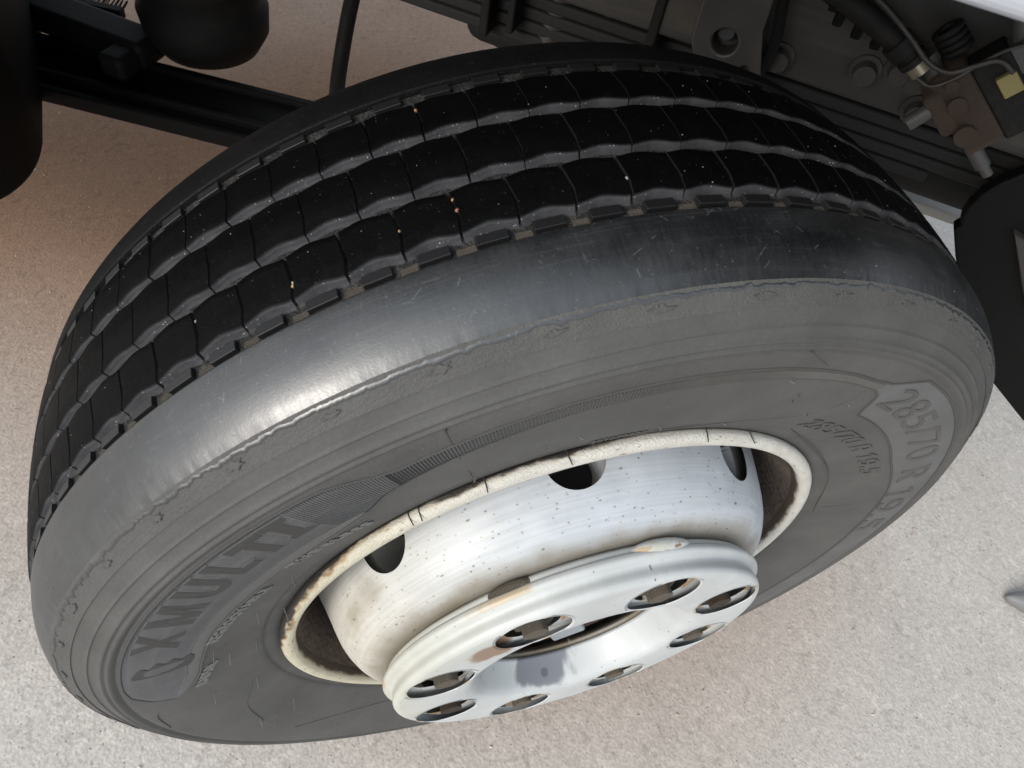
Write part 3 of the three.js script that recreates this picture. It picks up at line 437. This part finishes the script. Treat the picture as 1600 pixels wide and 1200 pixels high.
{ // pressed steel disc with oval vents
  const outer = rounded([[0.2328, 0.040], [0.2290, 0.060], [0.2255, 0.078], [0.2215, 0.096], [0.2175, 0.112], [0.2130, 0.128], [0.2060, 0.143], [0.1965, 0.1555], [0.1850, 0.1625], [0.1720, 0.1655], [0.150, 0.1660], [0.092, 0.1660]], 2);
  const innerP = [...outer].reverse().map(([R, z]) => [R - 0.009, z - 0.007]); innerP[0] = [0.092, 0.156];
  const prof = [...outer, ...innerP]; const g = flip(revolve(prof, 160, { uR: 1, closed: true }));
  { const uv = g.attributes.uv; for (let i = 0; i < uv.count; i++) uv.setXY(i, (uv.getX(i) / DEG + 100) / 360, clamp(uv.getY(i) / 0.24)); }
  const G = mergeVertices(g.toNonIndexed(), 1e-6); if (G.attributes.normal === undefined) G.computeVertexNormals();
  const cutters = []; for (let k = 0; k < 8; k++) { const c = new THREE.CylinderGeometry(0.0245, 0.0245, 0.10, 40); c.scale(1, 1, 1); c.rotateZ(-Math.PI / 2); c.rotateY(-0.22); c.translate(0.215, 0, 0.1045); c.rotateZ((74 + 45 * k) * DEG); cutters.push(c); }
  part('rim_disc', cut(G, cutters), M.disc, rim, 'white painted steel disc with round vents');
}
{ // wheel nuts under the ring
  const nut = join([new THREE.CylinderGeometry(0.0185, 0.0185, 0.025, 6).rotateX(Math.PI / 2).translate(0, 0, 0.012), new THREE.CylinderGeometry(0.021, 0.023, 0.006, 24).rotateX(Math.PI / 2).translate(0, 0, 0.003), new THREE.CylinderGeometry(0.0105, 0.0105, 0.034, 16).rotateX(Math.PI / 2).translate(0, 0, 0.017)]);
  for (let k = 0; k < 8; k++) { const m = part('wheel_nut', nut, k % 4 === 0 ? M.rust : M.dirtyNut, rim); const t = (7 + 45 * k) * DEG; m.position.set(0.1375 * Math.cos(t), 0.1375 * Math.sin(t), 0.166); m.rotation.z = t * 3.1; }
  // sheet-metal tabs that hold the ring, showing above its edge
  for (const [t, r, z, m, s] of [[97, 0.168, 0.172, M.dirtyNut, 1.0], [56, 0.172, 0.173, M.ring, 1.25]]) { const g = new THREE.SphereGeometry(0.019, 24, 12); g.scale(1.25 * s, 0.75, 0.42); const o = part('ring_clip', g, m, rim); o.position.set(r * Math.cos(t * DEG), r * Math.sin(t * DEG), z); o.rotation.z = (t - 90) * DEG; }
}
const ringProfile = [[0.1700, 0.1715], [0.1762, 0.1722], [0.1806, 0.1740], [0.1826, 0.1768], [0.1826, 0.1800], [0.1800, 0.1822], [0.1766, 0.1836], [0.1752, 0.1858], [0.1756, 0.1888], [0.1768, 0.1920], [0.1764, 0.1956], [0.1738, 0.1982], [0.1690, 0.1992], [0.1560, 0.1993], [0.1300, 0.1993], [0.1160, 0.1990], [0.1085, 0.1975], [0.1035, 0.1938], [0.1005, 0.1880], [0.0975, 0.1800], [0.0930, 0.1700], [0.0900, 0.1655]];
{
  const outP = rounded(ringProfile, 1); const inP = [...outP].reverse().map(([R, z]) => { return [R > 0.17 ? R - 0.0045 : R < 0.112 ? R + 0.0045 : R, R > 0.105 ? z - 0.0060 : z - 0.001]; }); for (const q of inP) if (q[0] > 0.17) q[1] = Math.min(q[1], 0.1920);
  const g = flip(revolve([...outP, ...inP], 220, { uR: 1, closed: true })); const G = mergeVertices(g.toNonIndexed(), 1e-6);
  const cutters = []; for (let k = 0; k < 8; k++) {
    const hp = [[0, 0.18], [0.0236, 0.18], [0.0236, 0.1930], [0.0240, 0.1950], [0.0252, 0.1968], [0.0272, 0.1982], [0.0300, 0.1991], [0.0335, 0.1996], [0.0335, 0.205], [0, 0.205]];
    const c = new THREE.LatheGeometry(hp.map(p => new THREE.Vector2(p[0], p[1])), 48); c.rotateX(Math.PI / 2); const p = c.attributes.position; c.scale(1, 1, 1); c.translate(0.1425, 0, 0); c.rotateZ((7 + 45 * k) * DEG); cutters.push(c);
  }
  const R = cut(G, cutters); const p = R.attributes.position, uv = R.attributes.uv; for (let i = 0; i < p.count; i++) uv.setXY(i, p.getX(i) / 0.4 + 0.5, p.getY(i) / 0.4 + 0.5);
  onAxle(part('wheel_nut_ring', R, M.ring, wheel, 'white protective ring over the wheel nuts with eight holes'));
}
onAxle(part('dark_vent_drum', flip(revolve([[0.12, 0.062], [0.222, 0.060], [0.226, 0.05], [0.226, -0.09]], 96)), M.drum, wheel));  // black drum added so the vent holes look dark inside
{ // hub seen through the middle opening
  const hub = onAxle(part('hub', join([flip(revolve(rounded([[0.0915, 0.10], [0.0915, 0.150], [0.086, 0.1535], [0.070, 0.154]], 2), 64)), flip(revolve([[0.072, 0.154], [0.068, 0.142], [0.001, 0.140]], 64))]), M.rust, wheel, 'rusty hub'));
  const b = new THREE.CylinderGeometry(0.0075, 0.0075, 0.012, 6).rotateX(Math.PI / 2);
  for (let k = 0; k < 6; k++) { const o = part('hub_bolt', b, M.darkMetal, hub); const t = (20 + k * 60) * DEG; o.position.set(0.05 * Math.cos(t), 0.05 * Math.sin(t), 0.146); }
  part('hub_plug', box(0.036, 0.036, 0.02, -0.01, -0.045, 0.152, 0.003), M.greyMetal, hub, 'grey square plug');
}

// ------------------------------------------------------------------ the truck above and behind
const paintGrey = tex(512, 512, (i, j, o) => { const n = fbm(i / 512 * 8, j / 512 * 8, 8, 8, 5, 101), f = hash(i, j, 8) - 0.5; const s = smooth(0.5, 0.8, n); o[0] = 78 + n * 30 + s * 18 + f * 8; o[1] = 77 + n * 28 + s * 14 + f * 8; o[2] = 76 + n * 26 + s * 8 + f * 8; }, { srgb: true });
M.rail = new THREE.MeshStandardMaterial({ map: again(paintGrey, 3, 3), color: new THREE.Color(0.27, 0.26, 0.25), roughness: 0.55 });
M.black = new THREE.MeshPhysicalMaterial({ specularIntensity: 0.45, map: again(paintGrey, 2, 2), color: new THREE.Color(0.07, 0.07, 0.07), roughness: 0.7 });
M.blackPlastic = new THREE.MeshPhysicalMaterial({ specularIntensity: 0.3, color: new THREE.Color(0.003, 0.003, 0.003), roughness: 0.6, bumpMap: again(rubberGrain, 12, 12), bumpScale: 0.0006 });
M.castBrown = new THREE.MeshStandardMaterial({ map: again(barrelMap, 10, 10), color: new THREE.Color(1.75, 1.68, 1.6), roughness: 0.8, bumpMap: again(coarseGrain, 20, 20), bumpScale: 0.001 });
M.white = new THREE.MeshPhysicalMaterial({ color: new THREE.Color(0.42, 0.44, 0.49), roughness: 0.35, clearcoat: 0.6, clearcoatRoughness: 0.15 });
M.fitting = new THREE.MeshStandardMaterial({ color: new THREE.Color(0.05, 0.049, 0.047), roughness: 0.55 });
M.yellow = new THREE.MeshStandardMaterial({ color: new THREE.Color(0.22, 0.18, 0.065), roughness: 0.6 });
M.brass = new THREE.MeshStandardMaterial({ color: new THREE.Color(0.3, 0.27, 0.2), roughness: 0.4, metalness: 0.6 });
M.paleBar = new THREE.MeshStandardMaterial({ color: new THREE.Color(0.34, 0.33, 0.31), roughness: 0.6 });

const truck = new THREE.Group(); truck.name = 'truck'; truck.rotation.y = -38 * DEG;   // x along the truck, z outwards
tag(truck, 'white truck whose dark frame and underside show above the wheel', 'truck'); scene.add(truck);
part('cab_body', box(2.5, 1.5, 1.56, -0.63, 1.786, -0.66, 0.03), M.black, truck, 'dark underside of the cab');
{ // white side panel with its rolled lower edge
  const s = new THREE.Shape(); s.moveTo(0.08, 1.036); s.quadraticCurveTo(0.08, 1.016, 0.094, 1.016); s.quadraticCurveTo(0.106, 1.016, 0.106, 1.03); s.lineTo(0.112, 1.3); s.lineTo(0.112, 2.6); s.lineTo(0.1305 - 0.03, 2.6); s.lineTo(0.1, 1.3); s.lineTo(0.096, 1.036); s.closePath();
  const g = new THREE.ExtrudeGeometry(s, { depth: 2.5, bevelEnabled: false, curveSegments: 8 }); g.rotateY(-Math.PI / 2); // shape x->z, extrude-> -x
  const p = g.attributes.position; g.translate(0, 0, 0); g.translate(0.62, 0, 0); part('side_panel', g, M.white, truck, 'white painted sill edge');
}
const rail = part('frame_rail', join([box(3.4, 0.33, 0.012, 0.7, 0.855, -0.476, 0.0055), box(3.4, 0.012, 0.075, 0.7, 0.697, -0.512, 0.005)]), M.rail, truck, 'grey steel frame rail');
{
  const head = join([new THREE.CylinderGeometry(0.0115, 0.0125, 0.012, 18).rotateX(Math.PI / 2).translate(0, 0, 0.011), new THREE.CylinderGeometry(0.0175, 0.0175, 0.004, 20).rotateX(Math.PI / 2).translate(0, 0, 0.002)]);
  for (const [x, y] of [[0.091, 0.712], [0.183, 0.728], [0.216, 0.741], [0.236, 0.737], [0.254, 0.705], [0.336, 0.722]]) part('rail_bolt', head, M.rail, rail).position.set(x, y, -0.470);
}
{ // cast bracket with two round holes
  const s = new THREE.Shape(); s.moveTo(-0.012, 0.90); s.lineTo(-0.006, 0.715); s.quadraticCurveTo(0.005, 0.683, 0.045, 0.680); s.quadraticCurveTo(0.074, 0.676, 0.077, 0.698); s.lineTo(0.060, 0.745); s.lineTo(0.052, 0.90); s.closePath();
  for (const [x, y, r] of [[0.028, 0.722, 0.0175], [0.060, 0.698, 0.0085]]) { const h = new THREE.Path(); h.absarc(x, y, r, 0, TAU, true); s.holes.push(h); }
  const g = new THREE.ExtrudeGeometry(s, { depth: 0.022, bevelEnabled: true, bevelSize: 0.003, bevelThickness: 0.003, bevelSegments: 2, curveSegments: 20 }); g.translate(0, 0, -0.464); const br = part('spring_bracket', g, M.rail, truck);
  part('bracket_pin', join([cyl([0.026, 0.728, -0.47], [0.026, 0.728, -0.45], 0.009), cyl([0.060, 0.698, -0.47], [0.060, 0.698, -0.452], 0.006)]), M.darkMetal, br);
}
part('black_hose', tube([[0.058, 0.92, -0.445], [0.066, 0.80, -0.44], [0.078, 0.745, -0.44], [0.080, 0.715, -0.445], [0.072, 0.68, -0.46], [0.06, 0.62, -0.5]], 0.0065, 40, 10), M.blackPlastic, truck);
{ // brake valve: brown cast block with fittings, plug and cables
  const v = new THREE.Group(); v.name = 'brake_valve'; v.position.set(0.282, 0.748, -0.425); v.rotation.z = -0.62; v.rotation.x = -0.12; truck.add(v);
  part('valve_block', join([box(0.092, 0.036, 0.05, 0, 0, 0, 0.006), box(0.05, 0.018, 0.056, -0.012, -0.02, 0.002, 0.006), cyl([0.02, -0.01, 0.02], [0.02, -0.01, 0.034], 0.011), cyl([-0.012, -0.004, 0.02], [-0.012, -0.004, 0.03], 0.009), cyl([-0.034, 0.0, 0.02], [-0.034, 0.0, 0.031], 0.006)]), M.castBrown, v);
  part('valve_fitting', join([cyl([-0.04, -0.01, 0.0], [-0.062, -0.01, 0.0], 0.010), cyl([-0.058, -0.01, 0], [-0.066, -0.01, 0], 0.013, 6)]), M.fitting, v);
  part('valve_fitting', join([cyl([0.04, -0.012, 0.008], [0.07, -0.012, 0.008], 0.008), cyl([0.064, -0.012, 0.008], [0.082, -0.012, 0.008], 0.0055)]), M.fitting, v);
  part('valve_fitting', cyl([-0.02, -0.02, 0.02], [-0.02, -0.05, 0.024], 0.008), M.fitting, v);
  part('valve_cover', box(0.086, 0.036, 0.044, 0.006, 0.035, 0.0, 0.004), M.black, v);
  part('connector', join([box(0.030, 0.024, 0.03, -0.020, 0.062, 0.004, 0.003), cyl([-0.028, 0.062, 0.004], [-0.055, 0.072, 0.004], 0.009), cyl([-0.05, 0.07, 0.004], [-0.072, 0.078, 0.004], 0.0065)]), M.fitting, v);
  part('yellow_tag', box(0.022, 0.018, 0.008, -0.006, 0.041, 0.025, 0.0015), M.yellow, v);
  part('valve_bellows', join([0, 1, 2, 3].map(k => { const t = new THREE.TorusGeometry(0.012, 0.0035, 8, 20); t.rotateY(Math.PI / 2); t.translate(-0.056 - k * 0.007, 0.016, 0.0); return t; })), M.black, v);
}
{ // cable conduit along the rail, thin cables looping to the valve
  part('cable_conduit', join([tube([[0.02, 0.86, -0.43], [0.10, 0.812, -0.43], [0.15, 0.798, -0.425], [0.19, 0.785, -0.42], [0.215, 0.772, -0.42]], 0.012, 40, 12), cyl([0.188, 0.786, -0.42], [0.202, 0.779, -0.42], 0.0155), cyl([0.208, 0.776, -0.42], [0.214, 0.773, -0.42], 0.0145)]), M.black, truck);
  part('conduit_ferrule', cyl([0.2145, 0.7725, -0.42], [0.226, 0.7665, -0.418], 0.011), M.brass, truck);
  part('cable', tube([[0.10, 0.835, -0.42], [0.16, 0.815, -0.415], [0.20, 0.795, -0.41], [0.225, 0.782, -0.405], [0.245, 0.782, -0.40], [0.262, 0.795, -0.40], [0.278, 0.806, -0.40], [0.296, 0.80, -0.40]], 0.0026, 60, 6), M.rail, truck);
  part('cable', tube([[0.222, 0.765, -0.405], [0.236, 0.764, -0.40], [0.25, 0.775, -0.40], [0.262, 0.792, -0.402], [0.28, 0.812, -0.41], [0.31, 0.83, -0.42]], 0.002, 60, 6), M.rail, truck);
  part('cable', tube([[0.03, 0.885, -0.425], [0.09, 0.84, -0.42], [0.14, 0.822, -0.42], [0.18, 0.805, -0.415]], 0.004, 30, 6), M.black, truck);
  const ties = [[0.128, 0.788], [0.150, 0.782], [0.172, 0.778], [0.118, 0.80]]; for (const [x, y] of ties) part('cable_clip', box(0.010, 0.014, 0.012, x, y, -0.425, 0.002), M.blackPlastic, truck);
}
// engine and axle mass behind the wheel
part('axle_housing', join([box(0.98, 0.62, 0.9, 0.12, 0.78, -1.12, 0.05), box(0.30, 0.18, 1.5, 0.02, 0.47, -1.2, 0.05), box(0.55, 0.10, 0.5, -0.10, 0.53, -0.92, 0.03)]), M.drum, truck, 'black axle and gearbox housing');
{
  const leaf = []; for (let k = 0; k < 4; k++) leaf.push(box(1.5 - k * 0.22, 0.015, 0.07, -0.1, 0.66 - k * 0.017, -0.545, 0.004)); part('leaf_spring', join(leaf), M.drum, truck);
  part('shock_absorber', join([cyl([-0.13, 0.55, -0.52], [-0.10, 0.92, -0.55], 0.011), cyl([-0.19, 0.6, -0.53], [-0.175, 0.95, -0.56], 0.022)]), M.rail, truck);
  part('gusset_plate', join([box(0.012, 0.3, 0.08, -0.27, 0.76, -0.52, 0.003), box(0.012, 0.3, 0.07, -0.055, 0.77, -0.50, 0.003), box(0.010, 0.25, 0.06, -0.235, 0.75, -0.51, 0.003)].map((g, i) => g)), M.black, truck);
}
// channel beam low along the truck, left of the wheel
{
  const dir = Math.atan2(-0.13, 0.75), g = join([box(1.5, 0.016, 0.135, 0, 0.300, 0, 0.006), box(1.5, 0.030, 0.014, 0, 0.300, 0.066, 0.005), box(1.5, 0.022, 0.012, 0, 0.309, 0.030, 0.004), box(1.5, 0.045, 0.02, 0, 0.296, -0.06, 0.006)]); g.rotateY(-dir); g.translate(-0.78, 0, -0.51);
  part('channel_beam', g, M.blackPlastic, truck, 'long black channel beam');
}
{ // rounded air bellows hanging beside the beam
  const g = new THREE.LatheGeometry([[0.001, 0.30], [0.05, 0.302], [0.088, 0.318], [0.108, 0.35], [0.112, 0.39], [0.100, 0.405], [0.104, 0.44], [0.118, 0.46], [0.118, 0.60], [0.09, 0.72]].map(p => new THREE.Vector2(...p)), 48); g.translate(-0.86, 0, -0.66); part('air_bellows', g, M.black, truck, 'dark rounded air bellows');
}
part('brake_hose', tube([[-0.62, 0.62, -0.95], [-0.63, 0.45, -0.80], [-0.615, 0.33, -0.70], [-0.58, 0.30, -0.62]], 0.014, 30, 12), M.black, truck);
{ // black bumper corner at the left edge, unseen upper part added to block light
  const s = new THREE.Shape(); s.moveTo(-1.28, 0.70); s.lineTo(-0.925, 0.295); s.quadraticCurveTo(-0.88, 0.235, -0.885, 0.18); s.lineTo(-0.93, -0.05); s.lineTo(-1.9, -0.05); s.lineTo(-1.9, 0.8); s.closePath(); // x, -z
  const g = new THREE.ExtrudeGeometry(s, { depth: 0.72, bevelEnabled: true, bevelSize: 0.006, bevelThickness: 0.006, bevelSegments: 2 }); g.rotateX(-Math.PI / 2); g.translate(0, 0.30, 0); part('bumper_corner', g, M.blackPlastic, truck, 'black rounded plastic corner');
}
{ // bristled seal strip
  const R = rngOf(91), list = [box(0.24, 0.02, 0.02, 0, 0, 0, 0.004)]; for (let k = 0; k < 60; k++) { const x = -0.115 + k * 0.0039; list.push(cyl([x, 0, -0.005], [x + (R() - 0.5) * 0.006, 0.004, -0.03 - R() * 0.012], 0.0012, 5)); } const g = join(list); g.rotateY(0.25); g.translate(-1.12, 0.345, -0.585); part('brush_strip', g, M.black, truck);
  part('bracket_arm', join([box(0.30, 0.05, 0.07, -1.05, 0.335, -0.56, 0.012), box(0.05, 0.045, 0.2, -0.93, 0.33, -0.58, 0.012)]), M.black, truck);
}
part('cross_tube', join([box(0.5, 0.022, 0.03, 0.5, 0.290, -0.985, 0.006)]), M.paleBar, truck, 'pale grey cross bar');
{ // black mudguard right of the wheel
  const s = new THREE.Shape(); const P = [[0.70, 0.98], [0.47, 0.765], [0.43, 0.728], [0.405, 0.706], [0.386, 0.687], [0.373, 0.668], [0.365, 0.649], [0.3625, 0.632], [0.3635, 0.618], [0.369, 0.605], [0.366, 0.598], [0.388, 0.566], [0.443, 0.496], [0.539, 0.403], [0.613, 0.357], [0.80, 0.30], [1.3, 0.36], [1.3, 0.98]]; P.forEach((p, i) => i ? s.lineTo(...p) : s.moveTo(...p)); s.closePath();
  const g = new THREE.ExtrudeGeometry(s, { depth: 0.014, bevelEnabled: true, bevelSize: 0.003, bevelThickness: 0.003, bevelSegments: 2 }); g.translate(0, 0, -0.46); const m = part('mudguard', g, M.blackPlastic, truck, 'black plastic mudguard');
  const q = new THREE.Shape(); q.moveTo(0.418, 0.624); q.lineTo(0.50, 0.60); q.lineTo(0.50, 0.53); q.lineTo(0.468, 0.566); q.closePath(); const gg = new THREE.ExtrudeGeometry(q, { depth: 0.01, bevelEnabled: true, bevelSize: 0.002, bevelThickness: 0.002, bevelSegments: 1 }); gg.translate(0, 0, -0.443); part('mudguard_clip', gg, M.rail, m);
}
{ // grey tip lying at the right edge
  const g = new THREE.SphereGeometry(1, 32, 20); const p = g.attributes.position; for (let i = 0; i < p.count; i++) { const x = p.getX(i), y = p.getY(i), z = p.getZ(i); p.setXYZ(i, x * 0.11, Math.max(y, -0.25) * 0.028 * (1 + 0.5 * clamp(x)), z * 0.032 * (1 + 0.3 * x)); } g.computeVertexNormals();
  const o = shade(new THREE.Mesh(g, new THREE.MeshStandardMaterial({ color: new THREE.Color(0.17, 0.17, 0.175), roughness: 0.5 }))); o.name = 'shoe'; tag(o, 'grey rounded toe tip on the asphalt at the right edge', 'shoe'); o.position.set(0.985, 0.008, 0.245); o.rotation.y = -0.5; scene.add(o);
}
renderer.render(scene, camera);
